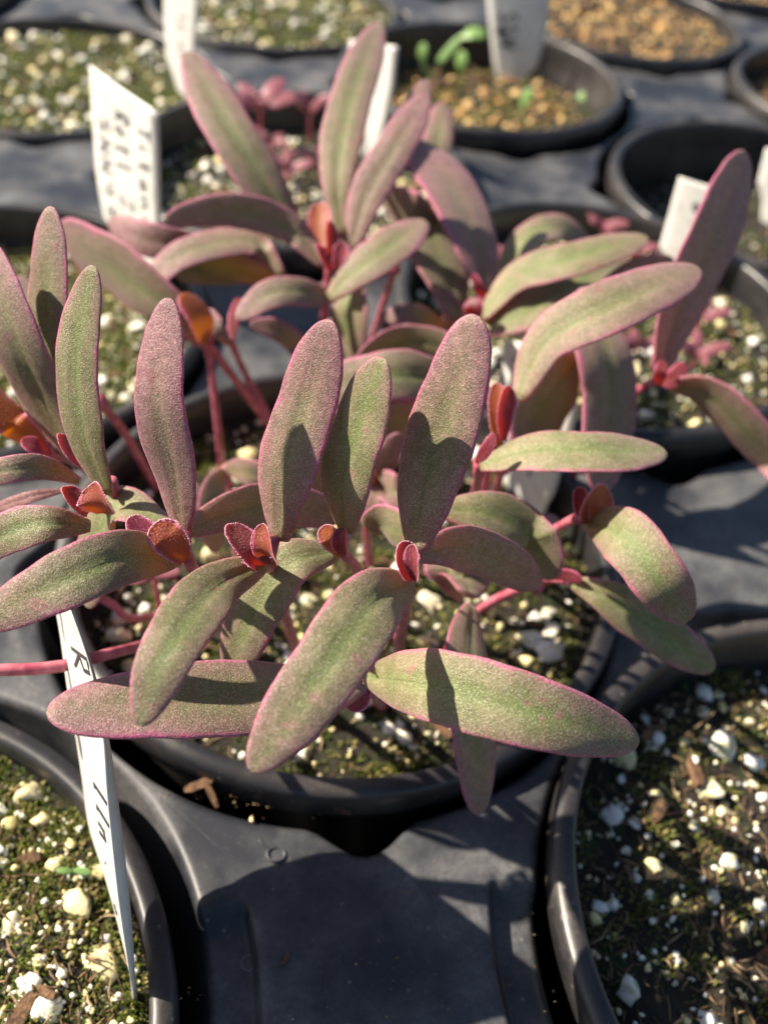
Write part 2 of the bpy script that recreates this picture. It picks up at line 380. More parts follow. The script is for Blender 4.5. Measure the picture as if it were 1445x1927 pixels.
def fill_pot(ij, root, c, zs, style):
    r = random.Random(hash(ij) % 1000+5); R = RI-.03-.14*min(1, max(0, -zs-.9))
    near = ij in ((0, 0), (-1, 0), (0, -1), (1, 0))
    H = lambda x, y: zs+soil_h(x+c.x, y+c.y)
    # soil surface
    V = [(c.x, c.y, H(0, 0)+0)]; F = []; nr, na = (26, 96) if near else (12, 48)
    for i in range(1, nr+1):
        for k in range(na):
            a = 2*PI*k/na; x, y = R*i/nr*math.cos(a), R*i/nr*math.sin(a); V.append((c.x+x, c.y+y, c.z+H(x, y)))
    V[0] = (c.x, c.y, c.z+H(0, 0))
    for k in range(na): F.append((0, 1+k, 1+(k+1) % na))
    for i in range(nr-1):
        for k in range(na): F.append((1+i*na+k, 1+(i+1)*na+k, 1+(i+1)*na+(k+1) % na, 1+i*na+(k+1) % na))
    soil = link('potting_mix', mesh('potting_mix', V, F, M_SOIL), root); soil['kind'] = 'stuff'
    def spot(rad=R-.1):
        while True:
            x, y = r.uniform(-R, R), r.uniform(-R, R)
            if x*x+y*y < rad*rad: return x, y
    cfg = {  # big grains, small grains, moss, fibres, bark, size
      'main': (260, 520, 15000, 500, 24, 1.3), 'moss': (360, 2600, 62000, 2600, 34, 1.25), 'dark': (200, 900, 8000, 1800, 22, 1.4),
      'seed': (360, 500, 9000, 120, 24, 1.1), 'cream': (230, 260, 20000, 100, 30, 1.3), 'sparse': (50, 120, 700, 120, 8, 1.),
      'grit': (200, 400, 9000, 60, 60, 1.3), 'tan': (420, 400, 0, 60, 60, 1.0)}[style]
    nb, ns, nm, nf, nk, sz = cfg
    kindname = 'grit_grain' if style in ('grit', 'tan') else 'perlite_grain'
    mat = M_GRIT if kindname == 'grit_grain' else M_PERL
    grains = []; placed = []
    for _ in range(nb):
        for tr in range(12):
            x, y = spot(R-.2); s = sz*(.055+.125*r.random()**2.6)
            if all((x-a)**2+(y-b)**2 > (.85*(s+q))**2 for a, b, q in placed): break
        placed.append((x, y, s)); p = Vector((c.x+x, c.y+y, c.z+H(x, y)+s*r.uniform(-.1, .35))); q = to_px(p)
        key = (s/q[2]*FPX if q and seen(p, 15) else 0)
        grains.append((key, p, s))
    grains.sort(key=lambda g: -g[0]); lim = 120 if ij in ((-1, 0), (0, -1)) else 75 if near else 60
    parts = []
    for k, (key, p, s) in enumerate(grains):
        if k < lim and key > 4:
            o = link(kindname, r.choice(lump_me[kindname]), soil, p)
            o.scale = (s, s, s*r.uniform(.8, 1)); o.rotation_euler = (r.uniform(-.6, .6), r.uniform(-.6, .6), r.uniform(0, 6.28))
        else:
            v, f = r.choice(LUMPS1); parts.append((v@rotm(r).T*s+np.array(p), f))
    for _ in range(ns):
        x, y = spot(); s = r.uniform(.028, .06); v, f = r.choice(LUMPS1)
        parts.append((v@rotm(r).T*s+np.array((c.x+x, c.y+y, c.z+H(x, y)+s*.4)), f))
    o = link('small_grit' if mat is M_GRIT else 'small_perlite', merged(parts, 'grains', mat), root); o['kind'] = 'stuff'
    # bark chips
    for _ in range(nk):
        x, y = spot(R-.3); s = r.uniform(.14, .34); p = Vector((c.x+x, c.y+y, c.z+H(x, y)+.05))
        if not seen(p, 10): continue
        o = link('bark_chip', r.choice(bark_me), soil, p); o.scale = (s, s*.8, s); o.rotation_euler = (r.uniform(-.6, .6), r.uniform(-.7, .3), r.uniform(0, 6.28))
    # moss: many short blades in clumps; peat fibres
    if nm:
        V = []; F = []
        nc = nm//40
        for _ in range(nc):
            cx, cy = spot(R-.05); cr = r.uniform(.08, .3)
            for _ in range(40):
                x = cx+r.gauss(0, cr); y = cy+r.gauss(0, cr)
                if x*x+y*y > (R-.03)**2: continue
                p = Vector((c.x+x, c.y+y, c.z+H(x, y)-.01))
                L = r.uniform(.05, .17); w = r.uniform(.010, .026); a = r.uniform(0, 6.28); t = r.uniform(.1, 1.1)
                d = Vector((math.cos(a)*math.sin(t), math.sin(a)*math.sin(t), math.cos(t))); s = Vector((-math.sin(a), math.cos(a), 0))*w
                k = len(V); V += [p-s*.5, p+s*.5, p+d*L*.55+s, p+d*L*.55-s, p+d*L]
                F += [(k, k+1, k+2, k+3), (k+3, k+2, k+4)]
        o = link('moss', mesh('moss', V, F, M_MOSS), root); o['kind'] = 'stuff'
    V = []; F = []
    for _ in range(nf):
        x, y = spot(R-.2); p = Vector((c.x+x, c.y+y, c.z+H(x, y)+.03)); L = r.uniform(.08, .35); w = r.uniform(.008, .028)
        a = r.uniform(0, 6.28); t = r.uniform(-.1, .5); d = Vector((math.cos(a)*math.cos(t), math.sin(a)*math.cos(t), math.sin(t))); s = Vector((-math.sin(a), math.cos(a), 0))*w; u = Vector((0, 0, w))
        k = len(V); m_ = p+d*L*.5+s*r.uniform(-2, 2)
        for q, g in ((p-d*L*.1, .5), (m_, 1), (p+d*L, .4)): V += [q-s*g, q+u*g, q+s*g]
        for i in (0, 3): F += [(k+i, k+i+1, k+i+4, k+i+3), (k+i+1, k+i+2, k+i+5, k+i+4), (k+i+2, k+i, k+i+3, k+i+5)]
    o = link('peat_fibre', mesh('peat_fibre', V, F, M_FIBRE), root); o['kind'] = 'stuff'
POTC = {}
for ij, (lab, zs, style) in POTS.items():
    off = Vector(OFF.get(ij, (0, 0, 0)))*U
    c = VA*ij[0]*U+VB*ij[1]*U+off; POTC[ij] = (c, zs)
    root = empty('nursery_pot', (c.x, c.y, c.z-8.55), lab, 'pot', 'black nursery pots standing in the tray')
    link('rim', rim_me, root, c); link('wall', wall_me, root, c)
    fill_pot(ij, root, c, zs, style)

# ------------------------------------------------------------------ leaves and stems
def spline(pts, n, pw=1.0):
    P_ = [Vector(p) for p in pts]; P_ = [P_[0]*2-P_[1]]+P_+[P_[-1]*2-P_[-2]]
    m = len(P_)-3; dense = []
    for i in range(m):
        for k in range(24):
            t = k/24; a, b, c, d = P_[i:i+4]
            dense.append(.5*((2*b)+(-a+c)*t+(2*a-5*b+4*c-d)*t*t+(-a+3*b-3*c+d)*t**3))
    dense.append(P_[-2])
    L = [0]
    for i in range(1, len(dense)): L.append(L[-1]+(dense[i]-dense[i-1]).length)
    ts = [(k/(n-1)) for k in range(n)]
    ts = [1-(1-t)**1.5 if pw != 1 else t for t in ts]
    out = []; j = 0
    for t in ts:
        s = t*L[-1]
        while j < len(L)-2 and L[j+1] < s: j += 1
        f = (s-L[j])/max(1e-9, L[j+1]-L[j]); out.append(dense[j].lerp(dense[j+1], min(1, f)))
    return out, ts, L[-1]
def leaf_mesh(name, pts, wpx, lit=.35, tint=.3, base=.28, mx=.46, tip=2.6, thick=.14, flip=False, mat=None, cup=.0, beads=False, crease=.15, seed=0, nu=44, nv=32, world_pts=False):
    W = [Vector(p) for p in pts] if world_pts else [P(*p) for p in pts]
    sp, ts, L = spline(W, nu, 1.5)
    r = random.Random(seed); ph = r.uniform(0, 6)
    mid = sp[nu//2]; dmid = (mid-CAM).dot(FWD)
    V = []; A = []; frames = []
    am = (sp[nu//2+1]-sp[nu//2-1]).normalized(); nm0 = (CAM-mid).normalized(); nm0 = (nm0-am*nm0.dot(am)).normalized()
    sm = SUN-am*SUN.dot(am); sm = sm-nm0*sm.dot(nm0)
    qa, qb = nm0.dot(SUN), sm.length; want = 0 if lit is None else .36+.34*lit if lit >= 0 else .45*lit
    phi = math.atan2(qb, qa)-math.acos(max(-1, min(1, want/math.hypot(qa, qb)))); phi = 0 if lit is None else max(-.85, min(.8, phi))
    for i, (p, t) in enumerate(zip(sp, ts)):
        a = sp[min(nu-1, i+1)]-sp[max(0, i-1)]; a.normalize()
        n0 = (CAM-p).normalized(); n0 = (n0-a*n0.dot(a)).normalized()
        s = SUN-a*SUN.dot(a); s = s-n0*s.dot(n0); s.normalize()
        n = n0*math.cos(phi)+s*math.sin(phi); w = a.cross(n); frames.append((p, a, n, w, 1/max(.3, n.dot(n0))))
    w0 = (wpx/FPX*dmid if wpx > 3 else wpx)/2*.97
    for (p, a, n, w, k), t in zip(frames, ts):
        if t < mx: f = base+(1-base)*math.sin(PI/2*min(1, t/mx))**.92
        else: f = max(0, 1-((t-mx)/(1-mx))**tip)**.5
        f *= 1+.022*math.sin(t*15+ph)+.010*math.sin(t*43+ph*2)+.03*noise.noise(Vector((t*6, seed*3.1, 0)))
        hw = w0*f*min(k, 1.5); th = w0*thick*2*(.55+.45*min(1, f*1.2))*min(1, f*3+.02)
        if t < .12: th *= 1+.5*(1-t/.12)
        for j in range(nv):
            b = 2*PI*j/nv; cx, sy = math.cos(b), math.sin(b)
            x = math.copysign(abs(cx)**.85, cx); y = math.copysign(abs(sy)**.8, sy)*.5
            z = y*th
            if y > 0: z -= crease*th*math.exp(-(x/.13)**2)*2.0*smooth(0, .12, t)*(1-smooth(.6, .95, t))
            else: z -= .3*th*math.exp(-(x/.2)**2)*(1-t)
            z += cup*hw*(x*x-.3)+.05*th*math.sin(9*t+3*x+ph)
            V.append(p+w*(x*hw)+n*z)
            s_ = 1. if y > 0 else 0.
            if flip: s_ = 1-s_
            A.append((t, abs(cx), s_, tint))
    F = []
    for i in range(nu-1):
        for j in range(nv):
            F.append((i*nv+j, i*nv+(j+1) % nv, (i+1)*nv+(j+1) % nv, (i+1)*nv+j))
    F.append(tuple(range(nv))[::-1]); F.append(tuple((nu-1)*nv+j for j in range(nv)))
    if beads:
        v1, f1 = IC1
        for i in range(3, nu, 1):
            for sd in (0, nv//2):
                for rep in range(2):
                    c_ = V[i*nv+sd].lerp(V[max(0, i-1)*nv+sd], rep*.5+r.uniform(-.1, .1)); s = w0*r.uniform(.045, .075); k0 = len(V)
                    c_ = c_+frames[i][2]*r.uniform(-.3, .6)*w0*.08
                    V += [c_+Vector(q)*s for q in v1]; A += [(2., 1., 0., tint)]*len(v1); F += [tuple(x+k0 for x in g) for g in f1]
        for _ in range(150):                       # papillae over both faces
            i = r.randrange(6, nu-2); j = r.randrange(nv); c_ = V[i*nv+j]; s = w0*r.uniform(.018, .03); k0 = len(V)
            V += [c_+Vector(q)*s for q in v1]; A += [(2., .95, 0., tint)]*len(v1); F += [tuple(x+k0 for x in g) for g in f1]
    return mesh(name, V, F, mat or M_LEAF, True, A)
def tube_mesh(name, pts, rad, mat, seg=10, n=26, world_pts=True):
    sp, ts, L = spline(pts, n); V = []; F = []; prev = None
    for i, p in enumerate(sp):
        a = (sp[min(n-1, i+1)]-sp[max(0, i-1)]).normalized()
        u = a.cross(prev if prev is not None else Vector((.3, .9, .1))).normalized(); v = a.cross(u); prev = v*-1 if False else (prev or Vector((.3, .9, .1)))
        r = rad(ts[i]) if callable(rad) else rad
        for k in range(seg):
            b = 2*PI*k/seg; V.append(p+u*math.cos(b)*r+v*math.sin(b)*r)
    for i in range(n-1):
        for k in range(seg): F.append((i*seg+k, i*seg+(k+1) % seg, (i+1)*seg+(k+1) % seg, (i+1)*seg+k))
    F.append(tuple(range(seg))[::-1]); F.append(tuple((n-1)*seg+k for k in range(seg)))
    return mesh(name, V, F, mat)
SD = [0]
def shoot(name, label, stem, rad, leaves, buds=(), cat='succulent', group='purple-green succulent seedlings growing in the middle pot'):
    """stem: points from the soil up; leaves: (points, width px, options)"""
    S = [P(*p) for p in stem]
    root = empty(name, S[0], label, cat, group)
    link('stem', tube_mesh('stem', S, lambda t: rad*.68*(1.15-.3*t+.25*max(0, t-.85)/.15), M_STEM), root)
    for L in leaves:
        SD[0] += 1
        opt = dict(L[2]) if len(L) > 2 else {}; lab = opt.pop('lab', None); nm = opt.pop('nm', 'leaf')
        o = link(nm, leaf_mesh(nm, L[0], L[1], seed=SD[0], **opt), root)
        if lab: o['label'] = lab
    for L in buds:
        SD[0] += 1
        opt = dict(base=.35, mx=.6, tip=2.2, thick=.10, mat=M_BUD, cup=.35, beads=True, crease=0, lit=0, nu=26, nv=18, tint=.8)
        opt.update(L[2] if len(L) > 2 else {})
        bp = [P(*q) for q in L[0]]; bp = [bp[0]]+[bp[0].lerp(q, .88) for q in bp[1:]]
        link('bud_leaf', leaf_mesh('bud_leaf', bp, L[1]*.86, seed=SD[0], world_pts=True, **opt), root)
    return root
D = dict
NM = 'succulent_seedling'
# ---- front row
shoot(NM, 'seedling at front left, tall mauve upright leaf above a glowing red-orange bud', [(470, 1230, -1), (440, 1180, 1.2), (390, 1110, 3), (352, 1048, 4.4), (344, 1000, 4.7)], .12, [
  ([(345, 1008, 4.6), (330, 900, 5.3), (300, 750, 6.2), (318, 560, 7.1)], 96, D(tint=.85, lit=.1, mx=.46)),
  ([(335, 1052, 4.4), (240, 1046, 5.1), (120, 1092, 5.2), (-40, 1175, 4.7)], 118, D(tint=.25, lit=.15, mx=.46)),
  ([(335, 1010, 4.3), (235, 955, 4.2), (185, 1010, 3.6), (163, 1142, 2.4)], 74, D(tint=.1, lit=.5)),
  ([(352, 1000, 4.1), (430, 965, 4.0), (540, 950, 3.7), (645, 975, 3.3)], 88, D(tint=.4, lit=-.6)),
 ], [([(330, 1045, 4.5), (282, 1020, 4.8), (235, 962, 4.95)], 62, D(lit=.0, cup=.2, tint=1.0)),
     ([(348, 1055, 4.7), (318, 1012, 5.0), (278, 982, 5.1)], 78, D(lit=.2, tint=.2))])
shoot(NM, 'seedling at front centre, broad upright leaf beside a dark brown and red bud', [(560, 1250, -1), (545, 1180, 1), (520, 1110, 3), (508, 1055, 4.4), (515, 1010, 4.7)], .11, [
  ([(528, 1015, 4.6), (535, 900, 5.3), (580, 750, 6.2), (624, 604, 7.1)], 122, D(tint=.62, lit=.18, mx=.42)),
  ([(498, 1060, 4.6), (405, 1105, 4.9), (320, 1220, 5.3), (262, 1367, 4.9)], 122, D(tint=.05, lit=.3, mx=.42)),
 ], [([(500, 1062, 4.7), (468, 1035, 5.0), (428, 975, 5.1)], 62, D(lit=-.2, cup=.2)),
     ([(512, 1062, 4.75), (498, 1030, 5.1), (492, 975, 5.3)], 44, D(lit=.8, cup=.5, tint=.3))])
shoot(NM, 'seedling with the small bright green upright leaf and orange cupped bud', [(690, 1170, -1), (685, 1120, 1), (672, 1070, 3), (645, 1038, 4.0), (645, 1005, 4.3)], .11, [
  ([(650, 998, 4.6), (648, 900, 5.4), (685, 780, 6.3), (724, 676, 7.0)], 110, D(tint=-.1, lit=.45, mx=.42)),
  ([(632, 1040, 4.1), (545, 1060, 4.2), (480, 1150, 3.6), (430, 1270, 2.6)], 104, D(tint=.12, lit=.15, mx=.42)),
 ], [([(640, 1045, 4.3), (628, 1018, 4.5), (600, 985, 4.6)], 48, D(lit=.4, cup=.35, tint=0.)), ([(645, 1045, 4.3), (640, 1018, 4.6), (643, 985, 4.7)], 34, D(lit=.9, cup=.5))])
shoot(NM, 'seedling with the broadest upright leaf and a long leaf pointing toward the camera', [(760, 1290, -1), (750, 1220, 1), (760, 1150, 3.2), (768, 1095, 4.6), (772, 1050, 4.9)], .13, [
  ([(782, 1035, 4.8), (805, 900, 5.6), (855, 740, 6.6), (896, 592, 7.4)], 140, D(tint=.5, lit=.25, mx=.42)),
  ([(768, 1098, 4.8), (700, 1135, 5.3), (612, 1260, 5.3), (472, 1452, 4.7)], 150, D(tint=.15, lit=.2, mx=.42, base=.4)),
  ([(785, 1045, 4.5), (860, 1030, 4.3), (940, 1055, 3.9), (1014, 1106, 3.3)], 92, D(tint=.75, lit=-.8)),
  ([(830, 960, 4.0), (920, 968, 3.9), (1000, 1010, 3.5), (1036, 1092, 2.9)], 96, D(tint=.05, lit=-.2)),
  ([(800, 1020, 3.9), (760, 1000, 3.8), (720, 985, 3.6), (686, 990, 3.4)], 70, D(tint=.1, lit=0)),
 ], [([(776, 1092, 4.9), (765, 1060, 5.1), (758, 1008, 5.3)], 52, D(lit=-.1, cup=.3)), ([(780, 1092, 4.95), (778, 1060, 5.2), (778, 1015, 5.4)], 34, D(lit=.9, cup=.5))])
shoot(NM, 'lowest seedling at the front, two long leaves spread left and right over the rim', [(720, 1330, -1), (705, 1310, .8), (695, 1285, 2.6), (692, 1272, 3.3)], .12, [
  ([(680, 1285, 3.2), (540, 1305, 3.7), (330, 1318, 4.1), (88, 1342, 4.3)], 150, D(tint=.45, lit=.25, mx=.46)),
  ([(690, 1272, 3.5), (820, 1290, 4.6), (1020, 1345, 4.8), (1202, 1398, 4.4)], 150, D(tint=.1, lit=.25, mx=.42)),
 ], [([(690, 1280, 3.2), (672, 1315, 3.2), (650, 1343, 3.1)], 52, D(lit=-.2, cup=.25))])
# ---- middle
shoot(NM, 'seedling half hidden behind the central leaves, two dark leaves stacked one above the other', [(800, 1000, -1), (830, 900, 1), (870, 780, 2.6), (880, 720, 3.3)], .12, [
  ([(880, 720, 3.3), (760, 705, 3.6), (680, 715, 3.5), (560, 745, 3.2)], 98, D(tint=.3, lit=.1)),
  ([(900, 690, 2.9), (830, 650, 3.0), (750, 642, 2.9), (670, 680, 2.6)], 60, D(tint=.3, lit=-.5)),
  ([(870, 790, 2.7), (760, 795, 2.7), (690, 798, 2.6), (590, 810, 2.4)], 84, D(tint=.45, lit=-.5)),
 ])
shoot(NM, 'seedling right of centre with a big curved pink-green leaf reaching to the upper right', [(900, 990, -1), (915, 900, 1), (935, 820, 2.8), (955, 765, 4.0), (965, 745, 4.2)], .13, [
  ([(975, 752, 4.2), (1030, 640, 4.9), (1150, 575, 5.4), (1315, 505, 5.5)], 104, D(tint=.4, lit=.45, mx=.46, crease=.2)),
  ([(1100, 560, 3.9), (1135, 660, 3.7), (1148, 760, 3.1), (1125, 930, 2.2)], 104, D(tint=.6, lit=-.2, mx=.46, crease=.2)),
  ([(1090, 670, 3.6), (1050, 720, 3.3), (1010, 790, 2.7), (985, 870, 2.2)], 104, D(tint=.35, lit=-.4)),
  ([(1108, 600, 3.8), (1102, 570, 4.0), (1097, 540, 4.2)], 46, D(tint=.9, lit=.3)),
  ([(1100, 580, 3.6), (1160, 530, 3.8), (1215, 500, 3.8), (1268, 490, 3.7)], 46, D(tint=.8, lit=-.1)),
 ], [([(938, 840, 3.9), (935, 770, 4.3), (935, 705, 4.5)], 44, D(lit=.2, cup=.3, tint=0.)), ([(945, 830, 4.0), (948, 770, 4.4), (962, 715, 4.5)], 40, D(lit=-.1, cup=.4))])
shoot(NM, 'seedling with the single yellow-green leaf lying level to the right', [(880, 1010, -1), (890, 950, 1.4), (900, 890, 3.6), (902, 868, 4.0)], .12, [
  ([(905, 875, 4.0), (1000, 850, 4.4), (1120, 850, 4.6), (1253, 850, 4.4)], 80, D(tint=-.05, lit=.6, mx=.42)),
  ([(895, 870, 4.2), (915, 845, 4.5), (930, 815, 4.7)], 26, D(tint=.9, mat=M_BUD, nm='bud_leaf')),
 ])
shoot(NM, 'seedling with a tall nearly black-purple upright leaf at the right edge', [(1040, 960, -1), (1120, 830, 1), (1190, 745, 2.3), (1232, 715, 3.0), (1240, 700, 3.1)], .12, [
  ([(1236, 700, 3.1), (1280, 580, 3.9), (1350, 430, 4.9), (1405, 290, 5.6)], 96, D(tint=1.0, lit=-.45, mx=.46, crease=.3)),
  ([(1255, 722, 3.1), (1330, 740, 3.2), (1410, 815, 2.8), (1500, 920, 2.0)], 76, D(tint=.5, lit=-.1)),
  ([(1240, 715, 3.1), (1265, 712, 3.3), (1288, 682, 3.5)], 34, D(tint=.8, mat=M_BUD, nm='bud_leaf')),
  ([(1240, 725, 3.2), (1242, 700, 3.5), (1247, 678, 3.6)], 26, D(tint=.8, mat=M_BUD, nm='bud_leaf')),
 ])
shoot(NM, 'seedling with an orange heart-shaped bud above one broad leaf over the right rim', [(960, 1040, -1), (1000, 1020, 1), (1040, 998, 2.4), (1085, 975, 3.3), (1105, 978, 3.4)], .11, [
  ([(1102, 978, 3.4), (1175, 1010, 4.0), (1240, 1090, 3.9), (1294, 1170, 3.3)], 116, D(tint=.2, lit=None, mx=.46)),
 ], [([(1105, 985, 3.5), (1120, 950, 3.8), (1150, 915, 3.9)], 66, D(lit=-.3, cup=.3, tint=0.)), ([(1100, 985, 3.5), (1092, 945, 3.8), (1090, 908, 3.9)], 36, D(lit=.9, cup=.5))])
shoot(NM, 'low seedling at the right rim with one green leaf sloping down over the tray', [(900, 1150, -1), (960, 1120, .6), (1020, 1092, 1.7), (1075, 1092, 2.4)], .10, [
  ([(1078, 1096, 2.4), (1150, 1128, 2.4), (1250, 1197, 2.0), (1342, 1262, 1.4)], 88, D(tint=-.05, lit=None, mx=.42)),
  ([(1040, 1088, 2.3), (1065, 1082, 2.5), (1095, 1090, 2.6)], 24, D(tint=.9, mat=M_BUD, nm='bud_leaf')),
 ])
shoot(NM, 'low seedling in shade whose olive leaf hangs down past the front rim', [(840, 1230, -1), (860, 1190, .6), (880, 1160, 1.7), (885, 1150, 2.0)], .10, [
  ([(885, 1140, 2.1), (880, 1250, 2.3), (895, 1400, 1.6), (905, 1532, .5)], 88, D(tint=.45, lit=-.5, mx=.4)),
  ([(880, 1120, 2.2), (870, 1090, 2.1), (850, 1075, 2.0), (840, 1050, 1.8)], 80, D(tint=.5, lit=-.5)),
 ])
# ---- left group
shoot(NM, 'seedling at left with a slim bright green upright leaf over red buds', [(330, 1090, -1), (290, 1020, 1), (250, 960, 3), (215, 925, 4.2), (208, 905, 4.4)], .12, [
  ([(203, 930, 4.4), (160, 820, 5.1), (145, 670, 6.0), (178, 500, 7.0)], 80, D(tint=-.08, lit=.45, mx=.46)),
  ([(170, 990, 4.3), (90, 985, 4.5), (10, 1005, 4.3), (-70, 1060, 3.8)], 82, D(tint=.25, lit=.1)),
  ([(150, 905, 4.3), (80, 880, 4.6), (10, 885, 4.6), (-60, 905, 4.2)], 54, D(tint=.5, lit=.0)),
  ([(125, 922, 3.8), (60, 935, 3.8), (0, 955, 3.6), (-40, 970, 3.4)], 24, D(tint=.5, flip=True, lit=.3)),
 ], [([(165, 968, 4.4), (140, 940, 4.6), (120, 908, 4.7)], 44, D(lit=-.4)), ([(195, 965, 4.5), (178, 940, 4.8), (165, 908, 4.9)], 62, D(lit=.2, tint=.3)),
     ([(160, 880, 4.5), (132, 850, 4.7), (112, 808, 4.8)], 40, D(lit=-.2))])
shoot(NM, 'seedling at the left edge with two tall pink-rimmed leaves and an orange backlit one', [(300, 1010, -1), (230, 940, 1), (160, 880, 2.6), (95, 850, 3.8), (85, 840, 4.0)], .12, [
  ([(125, 790, 4.2), (92, 640, 5.1), (93, 510, 5.9), (97, 388, 6.6)], 74, D(tint=.3, lit=.3, mx=.46)),
  ([(155, 880, 3.6), (85, 760, 4.4), (25, 620, 5.4), (-30, 450, 6.2)], 92, D(tint=.45, lit=.2, mx=.46)),
  ([(85, 840, 4.0), (30, 800, 4.3), (-10, 760, 4.5), (-50, 700, 4.7)], 66, D(tint=.0, flip=False, lit=-.6, mat=M_BUD, nm='leaf', lab='leaf glowing orange against the sun', beads=False)),
  ([(95, 850, 4.0), (70, 840, 4.2), (40, 828, 4.3)], 34, D(tint=.9, mat=M_BUD, nm='bud_leaf')),
 ])
shoot(NM, 'seedling behind the left leaves with one wide dark leaf crossing below the white label', [(420, 900, -1), (410, 800, .6), (395, 680, 2.0), (372, 610, 3.0)], .10, [
  ([(375, 605, 3.0), (300, 560, 3.2), (210, 500, 3.3), (110, 440, 3.2)], 96, D(tint=.4, lit=-.35)),
  ([(385, 650, 3.0), (378, 600, 3.4), (342, 552, 3.7)], 48, D(tint=.0, flip=False, mat=M_BUD, nm='leaf', lab='small leaf glowing orange against the sun', lit=-.5)),
  ([(370, 650, 3.0), (352, 610, 3.3), (348, 575, 3.5)], 32, D(tint=.8, lit=-.5)),
  ([(140, 620, 2.8), (80, 600, 2.9), (55, 560, 2.8), (45, 520, 2.7)], 50, D(tint=.5, lit=.1)),
 ])
# ---- back group
shoot(NM, 'tallest seedling at the back, a fan of pale upright leaves around a purple bud', [(560, 860, -1), (590, 760, .6), (605, 640, 1.8), (618, 530, 3.0), (622, 480, 3.5)], .14, [
  ([(575, 470, 3.5), (480, 320, 4.6), (415, 215, 5.2), (352, 97, 5.7)], 92, D(tint=.4, lit=.3, mx=.46)),
  ([(645, 450, 3.6), (635, 320, 4.5), (662, 180, 5.2), (714, 42, 5.7)], 80, D(tint=.35, lit=.3, mx=.42)),
  ([(658, 480, 3.6), (690, 370, 4.4), (748, 270, 5.1), (802, 175, 5.5)], 74, D(tint=.75, lit=.35, mx=.42)),
  ([(672, 440, 3.3), (715, 330, 4.0), (762, 235, 4.6), (805, 150, 5.0)], 56, D(tint=.5, lit=.3)),
  ([(612, 500, 3.6), (540, 425, 4.1), (430, 395, 4.3), (310, 414, 4.1)], 66, D(tint=.6, lit=-.25, mx=.46)),
  ([(620, 560, 3.3), (660, 520, 3.7), (725, 470, 4.0), (800, 415, 4.1)], 74, D(tint=.35, lit=.5)),
  ([(632, 562, 3.2), (560, 548, 3.5), (505, 555, 3.5), (445, 600, 3.2)], 58, D(tint=.5, lit=.2)),
  ([(535, 520, 3.2), (470, 455, 3.6), (340, 480, 3.5), (264, 560, 3.0)], 56, D(tint=.6, lit=.5)),
  ([(530, 530, 2.8), (450, 505, 3.0), (360, 500, 2.9), (300, 460, 2.8)], 66, D(tint=.1, lit=-.2)),
  ([(410, 470, 3.0), (340, 462, 3.2), (270, 448, 3.2), (205, 418, 3.1)], 66, D(tint=1.0, lit=.4)),
  ([(655, 520, 3.1), (657, 580, 2.8), (655, 680, 1.8)], 70, D(tint=.25, lit=.1)),
 ], [([(620, 500, 3.6), (622, 465, 3.9), (622, 405, 4.2)], 30, D(lit=-.6)), ([(610, 470, 3.7), (602, 420, 4.0), (600, 370, 4.3)], 52, D(lit=.6, tint=0.)),
     ([(625, 510, 3.6), (615, 485, 3.8), (605, 458, 3.9)], 44, D(lit=-.6)), ([(632, 510, 3.7), (640, 480, 3.9), (648, 450, 4.0)], 34, D(lit=.1))])
shoot(NM, 'seedling behind right with two dark leaves leaning up-left and one lit leaf to the right', [(760, 900, -1), (800, 780, .4), (850, 650, 1.8), (893, 580, 2.9), (905, 560, 3.1)], .11, [
  ([(915, 560, 3.0), (890, 450, 3.6), (845, 350, 4.0), (775, 262, 4.3)], 92, D(tint=.8, lit=-.8, mx=.46)),
  ([(860, 605, 2.8), (832, 510, 3.2), (785, 420, 3.5), (720, 375, 3.5)], 92, D(tint=.35, lit=-.8, mx=.46)),
  ([(905, 600, 3.1), (975, 520, 3.7), (1085, 485, 4.1), (1217, 446, 4.2)], 66, D(tint=.0, lit=.7)),
  ([(905, 622, 2.9), (985, 590, 3.3), (1080, 535, 3.5), (1190, 495, 3.3)], 92, D(tint=.15, lit=.3)),
  ([(800, 330, 3.3), (822, 270, 3.6), (833, 194, 4.0)], 58, D(tint=.45, lit=.3)),
  ([(930, 560, 2.6), (985, 455, 3.2), (1050, 428, 3.2), (1118, 468, 2.7)], 52, D(tint=.2, lit=.2)),
  ([(885, 600, 3.1), (890, 580, 3.4), (888, 560, 3.5)], 40, D(tint=.9, mat=M_BUD, nm='bud_leaf')),
  ([(915, 560, 3.1), (900, 540, 3.4), (890, 515, 3.6)], 20, D(tint=.9, mat=M_BUD, nm='bud_leaf')),
 ])
shoot(NM, 'thin bent seedling behind left with a forked tip of small purple leaves', [(540, 960, -1), (510, 800, .5), (460, 700, 1.7), (425, 620, 2.7)], .10, [
  ([(432, 650, 2.8), (412, 620, 3.1), (392, 580, 3.3)], 30, D(tint=.9)),
  ([(438, 640, 2.8), (440, 600, 3.0), (450, 560, 3.1)], 22, D(tint=.7, mat=M_BUD)),
 ])
def stemlet(label, pts, rad):
    S = [P(*p) for p in pts]; root = empty('bare_stem', S[0], label, 'plant stem', 'bare pink stems rising from the pot')
    link('stem', tube_mesh('stem', S, rad*.7, M_STEM), root)
    link('leaf_scar', tube_mesh('leaf_scar', [S[-1]-(S[-1]-S[-2]).normalized()*.15, S[-1], S[-1]+(S[-1]-S[-2]).normalized()*.08], lambda t: rad*(1.5-abs(t-.5)), M_STEM, n=6), root)
